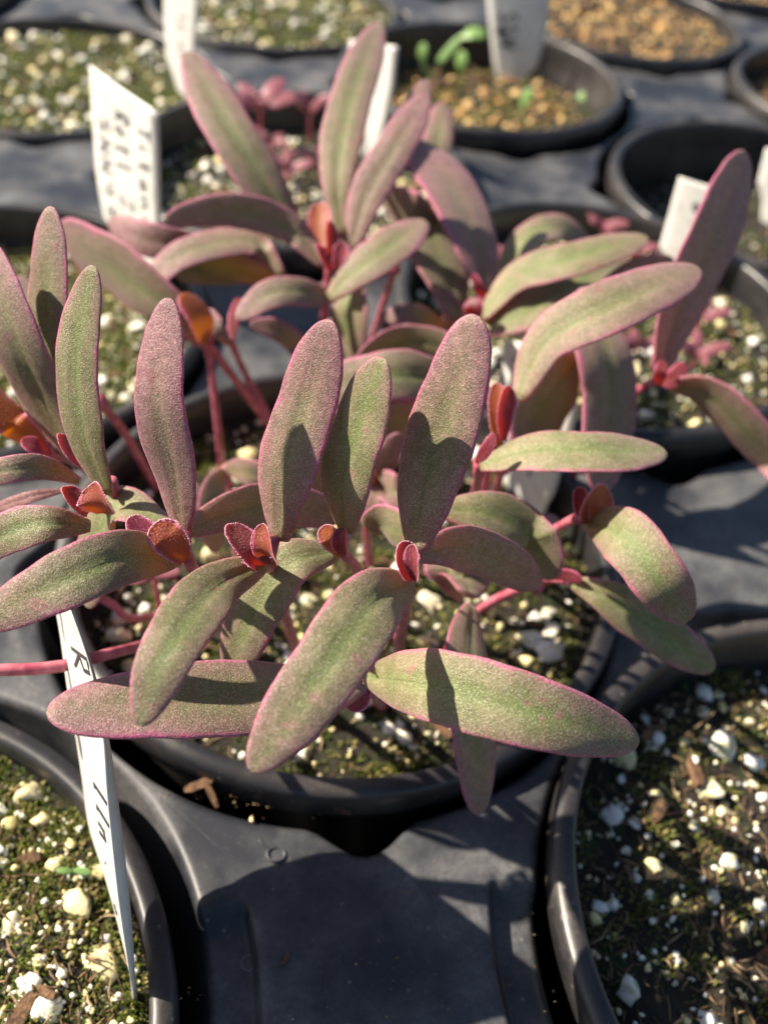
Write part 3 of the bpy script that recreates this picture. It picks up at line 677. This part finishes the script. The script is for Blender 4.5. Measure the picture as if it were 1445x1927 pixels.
shoot(NM, 'low shaded seedling deep in the middle of the pot between the upright leaves', [(700, 1080, -1), (690, 1000, .2), (700, 930, 1.4), (712, 905, 1.8)], .10, [
  ([(712, 905, 1.8), (745, 930, 2.1), (770, 960, 2.1), (790, 1000, 1.8)], 60, D(tint=.7, lit=-.4)),
  ([(705, 905, 1.8), (650, 895, 2.1), (600, 900, 2.1), (560, 930, 1.8)], 60, D(tint=.6, lit=-.4)),
  ([(712, 900, 1.9), (730, 860, 2.5), (752, 815, 3.0)], 48, D(tint=.9, lit=-.2)),
  ([(712, 910, 1.8), (700, 950, 2.0), (680, 985, 1.8)], 46, D(tint=.9, lit=.2)),
 ])
shoot(NM, 'low shaded seedling behind the mauve upright leaf', [(450, 1060, -1), (440, 980, .2), (430, 900, 1.2), (425, 880, 1.6)], .10, [
  ([(425, 880, 1.6), (470, 890, 2.0), (520, 900, 2.0), (560, 925, 1.6)], 52, D(tint=.6, lit=-.4)),
  ([(420, 885, 1.6), (400, 940, 1.9), (400, 990, 1.7), (410, 1040, 1.2)], 54, D(tint=.5, lit=-.3)),
 ])
shoot(NM, 'thin seedling rising between the back fan and the central leaves, narrow dull leaves', [(640, 900, -1), (610, 800, .3), (590, 720, 1.5), (588, 690, 2.0)], .10, [
  ([(588, 690, 2.0), (560, 650, 2.6), (520, 620, 2.9), (470, 610, 2.9)], 44, D(tint=.7, lit=-.2)),
  ([(590, 690, 2.0), (612, 650, 2.6), (622, 600, 3.0)], 38, D(tint=.8, lit=.2)),
  ([(592, 695, 2.0), (625, 700, 2.2), (660, 730, 2.0)], 40, D(tint=.5, lit=-.3)),
 ])
shoot(NM, 'narrow-leaved seedling in shade behind the broadest upright leaf', [(860, 880, -1), (850, 780, .3), (840, 660, 1.9), (842, 630, 2.3)], .10, [
  ([(842, 630, 2.3), (800, 600, 2.8), (760, 590, 3.0), (715, 605, 2.8)], 42, D(tint=.7, lit=-.2)),
  ([(842, 630, 2.3), (850, 590, 2.8), (838, 545, 3.2)], 36, D(tint=.9, lit=-.1)),
 ])
shoot(NM, 'low pinkish seedling in the gap under the level yellow-green leaf', [(990, 1080, -1), (985, 1040, 0), (975, 1000, .8)], .09, [
  ([(975, 1000, .8), (1010, 990, 1.2), (1050, 975, 1.2)], 40, D(tint=1., lit=.3)),
  ([(972, 1000, .8), (940, 1010, 1.1), (905, 1000, 1.1)], 40, D(tint=.8, lit=0)),
 ])
stemlet('thick red stem lying level at the left, passing behind the curled white label', [(330, 1200, -1), (280, 1212, 1.2), (200, 1232, 2.3), (100, 1256, 2.6), (-40, 1262, 2.7)], .11)
stemlet('pink stem leaning left from the pot, left one of the crossing pair', [(520, 810, -1), (500, 790, -.2), (440, 710, 1.2), (385, 640, 2.4)], .12)
stemlet('bright pink straight stem standing in sun behind the central leaves', [(690, 700, -.8), (700, 640, .6), (722, 570, 1.8), (742, 505, 2.9)], .10)
stemlet('dim red stem between the slim green leaf and the mauve leaf', [(300, 930, -1), (262, 860, .3), (225, 800, 1.3), (185, 755, 2.2)], .11)
stemlet('short pink stem in sun under the level yellow-green leaf', [(918, 985, -.8), (932, 930, .8), (945, 880, 2.2)], .10)
stemlet('red curling stem low at the left inside the pot', [(330, 1150, -1), (250, 1165, .4), (215, 1140, 1.0), (160, 1110, 1.4)], .09)
stemlet('pink stem slanting up right below the hanging dark leaf', [(880, 1200, -.8), (900, 1150, .6), (960, 1115, 1.3), (1010, 1100, 1.9)], .10)

# ------------------------------------------------------------------ small seedlings
def rosette(name, label, px, py, pot, n, size, mat, h, cat='seedling', group='tiny seedlings in the pots', up=.6, seed=1):
    c, zs = POTC[pot]; p = P(px, py, c.z+zs+h); b = Vector((p.x, p.y, c.z+zs-.1)); r = random.Random(seed)
    root = empty(name, b, label, cat, group)
    link('stem', tube_mesh('stem', [b, b.lerp(p, .5)+Vector((.02, .03, 0)), p], .045, M_STEM if mat is M_PINK else mat, n=8, seg=8), root)
    for k in range(n):
        a = 2*PI*k/n+r.uniform(-.3, .3); s = size*r.uniform(.8, 1.15); d = Vector((math.cos(a), math.sin(a), 0)); e = r.uniform(.4, 1)*up
        pts = [p, p+d*s*.5+Vector((0, 0, s*e*.7)), p+d*s+Vector((0, 0, s*e))]
        link('leaf', leaf_mesh('leaf', pts, s*.42, seed=seed*9+k, mat=mat, nu=14, nv=10, world_pts=True, tint=.8), root)
rosette('seedling', 'pink star-shaped seedling standing highest in the pot behind the tall leaves', 490, 200, (1, 1), 5, 1.0, M_PINK, 1.5, seed=2)
rosette('seedling', 'small magenta seedling right of the pink star-shaped one', 583, 215, (1, 1), 3, .7, M_PINK, 1.0, up=1.6, seed=3)
rosette('seedling', 'low pink rosette beside perlite under the star-shaped seedling', 510, 275, (1, 1), 5, .7, M_PINK, .4, seed=4)
rosette('seedling', 'dull mauve rosette in front of the low pink one', 545, 325, (1, 1), 4, .7, M_PINK, .3, seed=5)
rosette('seedling', 'pink tuft glimpsed between the pale fan leaves', 590, 300, (1, 1), 4, .6, M_PINK, .4, seed=6)
rosette('seedling', 'pink seedling under the arching leaf behind right', 960, 500, (1, 0), 5, .7, M_PINK, .4, seed=7)
rosette('seedling', 'rosy seedling beside yellow perlite left of the dotted label', 1135, 425, (1, 0), 5, .6, M_PINK, .5, seed=8)
rosette('seedling', 'pink seedling at the foot of the dotted white label', 1200, 470, (1, 0), 4, .6, M_PINK, .5, seed=9)
rosette('seedling', 'pink seedling low between the dark purple leaf and the perlite', 1320, 600, (1, 0), 4, .7, M_PINK, .4, seed=10)
rosette('seedling', 'flat pink seedling with a yellow tinge right of the pink stem joint', 1310, 670, (1, 0), 4, .7, M_PINK, .3, seed=11)
rosette('seedling', 'pale pink seedling beneath the curved pink-green leaf', 1200, 650, (1, 0), 4, .55, M_PINK, .3, seed=14)
rosette('seedling', 'tiny magenta seedling in shade under the long left leaf', 290, 1085, (0, 0), 3, .45, M_PINK, 1.3, seed=12)
rosette('seedling', 'tiny two-leaved green seedling on the bright moss at the lower left', 140, 1640, (-1, 0), 2, .26, M_GREEN, .12, seed=13)
def green_sprout(label, stem, leaves):
    c, zs = POTC[(2, 1)]; S = [P(*stem[0], c.z+zs-.1)]
    n = Vector((math.cos(-PI/2), math.sin(-PI/2), 0))
    def hit(px, py):
        d = ray(px, py); t = (S[0]-CAM).dot(n)/d.dot(n); return CAM+d*t
    S += [hit(*q) for q in stem[1:]]
    root = empty('green_seedling', S[0], label, 'seedling', 'thin green seedlings by the torn label')
    link('stem', tube_mesh('stem', S, .035, M_GREEN, n=10, seg=8), root)
    for k, (pts, w) in enumerate(leaves):
        W = [hit(*q) for q in pts]
        link('leaf', leaf_mesh('leaf', W, w, seed=300+k, mat=M_GREEN, nu=16, nv=10, world_pts=True, tint=.2, mx=.5), root)
green_sprout('slender pale green seedling leaning right with two oval leaves', [(805, 160), (812, 138), (825, 118)], [([(815, 132), (840, 100), (872, 66)], 16), ([(868, 70), (890, 62), (915, 66)], 22)])
green_sprout('dark green seedling left of the slender pale one', [(806, 158), (802, 140), (798, 120)], [([(798, 120), (795, 100), (800, 82)], 18)])
green_sprout('short dark green leaf between the pale seedling and the torn label', [(862, 150), (866, 138), (868, 132)], [([(866, 134), (868, 115), (874, 98)], 24)])
green_sprout('short dark green seedling standing on the tan grit', [(975, 222), (980, 212), (984, 204)], [([(982, 206), (990, 185), (1000, 168)], 22)])
green_sprout('light green seedling at the right side of the tan grit', [(1080, 195), (1086, 190), (1090, 186)], [([(1085, 190), (1098, 182), (1112, 178)], 20)])
green_sprout('light green leaf tip in front of the torn label', [(975, 130), (985, 112), (990, 100)], [([(988, 102), (1008, 92), (1028, 84)], 18)])

# ------------------------------------------------------------------ labels
GLY = {'S': [[(.8, .9), (.3, 1), (.1, .75), (.5, .55), (.85, .3), (.6, 0), (.1, .1)]], 'N': [[(.1, 0), (.15, 1), (.8, 0), (.85, 1)]], '9': [[(.8, .6), (.4, .5), (.2, .75), (.5, 1), (.8, .8), (.7, 0)]],
 '8': [[(.5, .5), (.2, .75), (.5, 1), (.8, .75), (.5, .5), (.15, .25), (.5, 0), (.85, .25), (.5, .5)]], 'R': [[(.15, 0), (.2, 1), (.7, .95), (.75, .6), (.2, .5), (.85, 0)]], 'T': [[(0, 1), (1, .95)], [(.5, 1), (.45, 0)]],
 'e': [[(.2, .3), (.7, .35), (.5, .6), (.2, .4), (.3, 0), (.8, .1)]], 'l': [[(.4, 1), (.45, 0), (.7, .05)]], 'o': [[(.5, .55), (.15, .3), (.45, 0), (.8, .25), (.5, .55)]], 'n': [[(.15, .5), (.2, 0)], [(.2, .4), (.6, .55), (.75, 0)]],
 'Z': [[(.1, 1), (.85, 1), (.1, 0), (.9, .05)]], 'i': [[(.4, .5), (.45, 0)], [(.4, .75), (.42, .8)]], 'a': [[(.7, .5), (.3, .5), (.2, .1), (.6, 0), (.75, .5), (.8, 0)]], 't': [[(.4, .9), (.45, 0), (.7, 0)], [(.1, .6), (.8, .6)]], '-': [[(.2, .5), (.8, .5)]], ' ': [], 'O': [[(.5, 1), (.1, .6), (.3, .05), (.8, .1), (.9, .7), (.5, 1)]], '.': [[(.4, 0), (.5, .05)]]}
def stroke_ribbons(strokes, w, surf):
    "strokes: polylines in label coordinates; surf maps (u, v) -> point, normal"
    V = []; F = []
    for st in strokes:
        dn = []
        for i in range(len(st)-1):
            for k in range(4): dn.append((st[i][0]+(st[i+1][0]-st[i][0])*k/4, st[i][1]+(st[i+1][1]-st[i][1])*k/4))
        dn.append(st[-1]); Q = [surf(*q) for q in dn]; k0 = len(V)
        for i, (p, n) in enumerate(Q):
            a = (Q[min(len(Q)-1, i+1)][0]-Q[max(0, i-1)][0]).normalized(); s = a.cross(n).normalized()*w*.5
            V += [p+n*.006-s, p+n*.006+s, p+n*.011+s, p+n*.011-s]
        for i in range(len(Q)-1):
            b = k0+4*i
            for j in range(4): F.append((b+j, b+(j+1) % 4, b+4+(j+1) % 4, b+4+j))
    return V, F
def text_strokes(txt, x0, y0, dx, dy, size):
    "letters advance along (dx,dy) and stand at right angles to it"
    out = []
    L = math.hypot(dx, dy); ux, uy = dx/L, dy/L; vx, vy = -uy, ux
    for i, ch in enumerate(txt):
        for st in GLY.get(ch, []):
            out.append([(x0+dx*i+ux*L*.8*a+vx*size*b, y0+dy*i+uy*L*.8*a+vy*size*b) for a, b in st])
    return out
def grid_sheet(rows, thick=.028):
    "rows: list of rows of points; closed thin sheet"
    nr, nc = len(rows), len(rows[0]); V = []; N = []
    for i in range(nr):
        for j in range(nc):
            a = rows[min(nr-1, i+1)][j]-rows[max(0, i-1)][j]; b = rows[i][min(nc-1, j+1)]-rows[i][max(0, j-1)]
            n = b.cross(a); N.append(n.normalized() if n.length > 1e-9 else Vector((0, 0, 1)))
            V.append(rows[i][j])
    if sum((CAM-v).dot(n) for v, n in zip(V, N)) < 0: N = [-n for n in N]
    T = [v+n*0 for v, n in zip(V, N)]; B = [v-n*thick for v, n in zip(V, N)]
    F = []; m = nr*nc
    for i in range(nr-1):
        for j in range(nc-1):
            a = i*nc+j; F.append((a, a+1, a+nc+1, a+nc)); F.append((m+a, m+a+nc, m+a+nc+1, m+a+1))
    ring = [j for j in range(nc)]+[i*nc+nc-1 for i in range(1, nr)]+[(nr-1)*nc+j for j in range(nc-2, -1, -1)]+[i*nc for i in range(nr-2, 0, -1)]
    for k in range(len(ring)): a, b = ring[k], ring[(k+1) % len(ring)]; F.append((a, m+a, m+b, b))
    return T+B, F, N
def plant_label(label, base, pot, az, left, right, strokes, inkw=.05, lean=0., bow=.03, group='white plastic plant labels'):
    """left and right: edge points in the photo, top to bottom; the sheet stands in a plane through base whose normal has azimuth az (degrees)"""
    c, zs = POTC[pot]; b = P(base[0], base[1], c.z+zs)
    a = math.radians(az); n = Vector((math.cos(a)*math.cos(lean), math.sin(a)*math.cos(lean), math.sin(lean)))
    def hit(px, py):
        d = ray(px, py); t = (b-CAM).dot(n)/d.dot(n); return CAM+d*t
    Lp = [hit(*q) for q in left]; Rp = [hit(*q) for q in right]
    # carry the strip on down to a point in the soil
    foot = Vector((b.x, b.y, b.z-.6))
    NR, NC = 22, 9
    def along(pts, t):
        s = t*(len(pts)-1); i = min(len(pts)-2, int(s)); return pts[i].lerp(pts[i+1], s-i)
    rows = []
    for i in range(NR):
        t = i/(NR-1); l, r_ = along(Lp, t), along(Rp, t)
        rows.append([l.lerp(r_, j/(NC-1))-n*bow*(abs(j/(NC-1)*2-1)**2) for j in range(NC)])
    last = rows[-1]
    for k in range(1, 6): rows.append([p.lerp(foot+(p-last[NC//2])*.15, k/5) for p in last])
    V, F, N = grid_sheet(rows)
    root = empty('plant_label', foot, label, 'label', group)
    link('label_sheet', mesh('label_sheet', V, F, M_WHITE), root)
    if strokes:
        def surf(u, v):
            v = min(.999, max(0, v)); u = min(.999, max(0, u)); fi = v*(NR-1); fj = u*(NC-1); i, j = int(fi), int(fj); fi -= i; fj -= j
            p = rows[i][j].lerp(rows[i][j+1], fj).lerp(rows[i+1][j].lerp(rows[i+1][j+1], fj), fi); return p, N[i*NC+j]
        SV, SF = stroke_ribbons(strokes, inkw, surf)
        link('handwriting', mesh('handwriting', SV, SF, M_INK, False), root)
    return root
ts = text_strokes
plant_label('tall white label with three columns of handwriting, left of the back leaves', (292, 590), (0, 1), 218,
  [(166, 122), (172, 220), (180, 330), (205, 470), (225, 560)], [(294, 212), (297, 290), (299, 380), (302, 470), (305, 560)],
  ts('SNN98', .10, .22, .0, .09, -.2)+ts('Retl ZZ', .40, .13, .0, .08, -.22)+ts('Titano', .74, .14, .0, .09, -.15), .075)
plant_label('white label leaning at the top edge between the two cream perlite pots', (352, 185), (1, 2), 225, [(306, -60), (308, 20), (313, 110)], [(372, -60), (371, 30), (362, 150)], ts('lo ao', .5, .5, .0, .08, -.2), .05)
plant_label('white label with tiny print right behind the tallest upright leaf', (690, 300), (1, 1), 218, [(656, 74), (655, 150), (662, 262)], [(746, 88), (738, 170), (722, 240)], ts('- ..-. -', .55, .28, .0, .07, -.12), .04)
plant_label('torn label with dark scribble standing in the tan grit at the top', (955, 150), (2, 1), 255, [(912, -50), (918, 30), (928, 120)], [(1036, -50), (1030, 50), (1010, 125)], ts('SSN', .2, .42, .0, .14, -.3)+ts('-8-', .12, .45, .0, .14, -.2), .09)
plant_label('square white label with a faint grey dot, left of the dark purple leaf', (1262, 520), (1, 0), 236, [(1276, 334), (1258, 400), (1236, 480)], [(1352, 356), (1334, 420), (1310, 500)], [[(.52, .32), (.6, .27), (.68, .33), (.6, .4), (.52, .32)], [(.56, .33), (.64, .34)]]+ts('it', .66, .55, -.0, .16, -.12), .05)
plant_label('corner of a white label cut off by the right edge of the photo', (1448, 420), (2, 0), 235, [(1440, 280), (1424, 345), (1432, 372)], [(1530, 290), (1520, 350), (1510, 400)], [])
plant_label('cream label in the middle pot seen in pieces behind the curved pink-green leaf', (1002, 965), (0, 0), 222, [(945, 640), (938, 760), (925, 880)], [(1090, 660), (1078, 800), (1040, 930)], [[(.15, .12), (.3, .2), (.5, .25)], [(.75, .75), (.6, .82), (.6, .95)]], .05)
# the curled label beside the camera: three long edges, folded along the middle one
def curled_label():
    c, zs = POTC[(-1, 0)]
    ridge = [(127, 1132, 4.6), (150, 1190, 4.35), (178, 1280, 3.95), (196, 1390, 3.4), (202, 1480, 2.95), (214, 1600, 2.2), (228, 1720, 1.3), (246, 1840, .2), (256, 1888, -.7)]
    left = [(100, 1120), (114, 1200), (126, 1290), (143, 1390), (155, 1470), (168, 1560), (200, 1660), (240, 1810), (253, 1886)]
    right = [(131, 1132), (154, 1190), (183, 1280), (206, 1390), (221, 1490), (236, 1610), (248, 1730), (256, 1845), (259, 1888)]
    deep = [2.1, 2.2, 2.3, 2.3, 2.2, 1.9, 1.3, .45, .05]
    R_ = [P(*q) for q in ridge]
    def far(q, p, d):
        dr = ray(*q); return CAM+dr*((p-CAM).length+d)
    Lf = [far(q, p, d) for q, p, d in zip(left, R_, deep)]; Rt = [far(q, p, .25) for q, p in zip(right, R_)]
    L2, _, _ = spline(Lf, 30); C2, _, _ = spline(R_, 30); R2, _, _ = spline(Rt, 30)
    rows = [[l.lerp(m, .0), l.lerp(m, .25), l.lerp(m, .5), l.lerp(m, .75), l.lerp(m, .93), m, m.lerp(r, .5), r] for l, m, r in zip(L2, C2, R2)]
    V, F, N = grid_sheet(rows, .035)
    root = empty('plant_label', R_[-1], 'long curled white label with black handwriting, seen almost edge-on at the lower left', 'label', 'white plastic plant labels')
    link('label_sheet', mesh('label_sheet', V, F, M_WHITE), root)
    def surf(u, v):
        v = min(.999, max(0, v)); fi = v*29; i = int(fi); fi -= i; a, b = rows[i], rows[i+1]
        p = a[0].lerp(a[5], u).lerp(b[0].lerp(b[5], u), fi); n = (a[5]-a[0]).cross(rows[i+1][2]-rows[i][2]).normalized()
        if n.dot(CAM-p) < 0: n = -n
        return p, n
    SV, SF = stroke_ribbons(ts('R9', .45, .10, 0, .07, -.5)+ts('lln', .55, .38, 0, .05, -.4)+ts('.', .6, .56, 0, .05, -.3)+ts('o', .55, .68, 0, .04, -.25), .05, surf)
    link('handwriting', mesh('handwriting', SV, SF, M_INK, False), root)
curled_label()

# ------------------------------------------------------------------ bits lying on the tray
def bit(name, label, me, px, py, s, rot, cat, z=None):
    o = link(name, me, None, P(px, py, ZT+.12 if z is None else z)); o.scale = s; o.rotation_euler = rot; tag(o, label, cat, 'crumbs lying on the tray')
bit('bark_crumb', 'orange bark crumb alone on the front bridge of the tray', bark_me[0], 537, 1805, (.09, .07, .07), (0, .1, 1.2), 'bark crumb', -.42)
bit('bark_crumb', 'peeling tan bark scrap at the corner of the tray below the pot rim', bark_me[1], 375, 1478, (.22, .16, .2), (.3, -.3, .4), 'bark crumb')
bit('bark_crumb', 'second tan bark scrap leaning on the corner scrap', bark_me[2], 398, 1496, (.2, .1, .12), (.2, .4, -.9), 'bark crumb')
bit('bark_crumb', 'brown crumb left of the two at the front rim shadow', bark_me[3], 536, 1497, (.10, .09, .08), (.1, .1, .3), 'bark crumb')
bit('bark_crumb', 'reddish crumb just below the front rim of the middle pot', bark_me[4], 642, 1524, (.14, .10, .08), (.1, .1, -.2), 'bark crumb')
bit('perlite_crumb', 'white speck of perlite on the dark front bridge', lump_me['perlite_grain'][1], 474, 1542, (.035, .055, .03), (0, 0, .3), 'perlite crumb', -.42)
bit('perlite_crumb', 'pale perlite crumb between the brown crumbs under the rim', lump_me['perlite_grain'][2], 601, 1514, (.05, .05, .04), (0, 0, .9), 'perlite crumb')
rr = random.Random(77); parts = []
for (cx, cy, sp, nn) in ((400, 1500, 45, 26), (560, 1512, 70, 22), (660, 1700, 260, 34), (330, 1860, 40, 10), (800, 1850, 160, 24), (1250, 980, 110, 20)):
    for _ in range(nn):
        p = P(rr.gauss(cx, sp), rr.gauss(cy, sp*.35), ZT+.004); v, f = rr.choice(LUMPS1); s_ = rr.uniform(.008, .024)
        parts.append((v*s_*np.array((1, rr.uniform(.4, 1), .6))+np.array(p), f))
o_ = link('spilled_grit', merged(parts, 'spilled_grit', M_FIBRE), None); tag(o_, 'fine brown and pale crumbs of mix spilled over the tray bridges', 'spilled grit', kind='stuff')
# moulded numeral, part of the tray
def numeral():
    o = P(512, 1598, -.43); X = (P(534, 1598, -.43)-o); Y = (P(512, 1576, -.43)-o)
    f = lambda x, y: o+X*x+Y*y
    ring = [f(.35+.75*math.cos(a), -.45+.6*math.sin(a)) for a in np.linspace(2.2, 2.2+2*PI, 18)]
    pts = [f(-1.1, .8), f(-.8, .45), f(-.3, .1)]+ring
    return tube_mesh('moulded_numeral', pts, .022, M_TRAY, n=60, seg=8)
link('moulded_numeral', numeral(), tray)
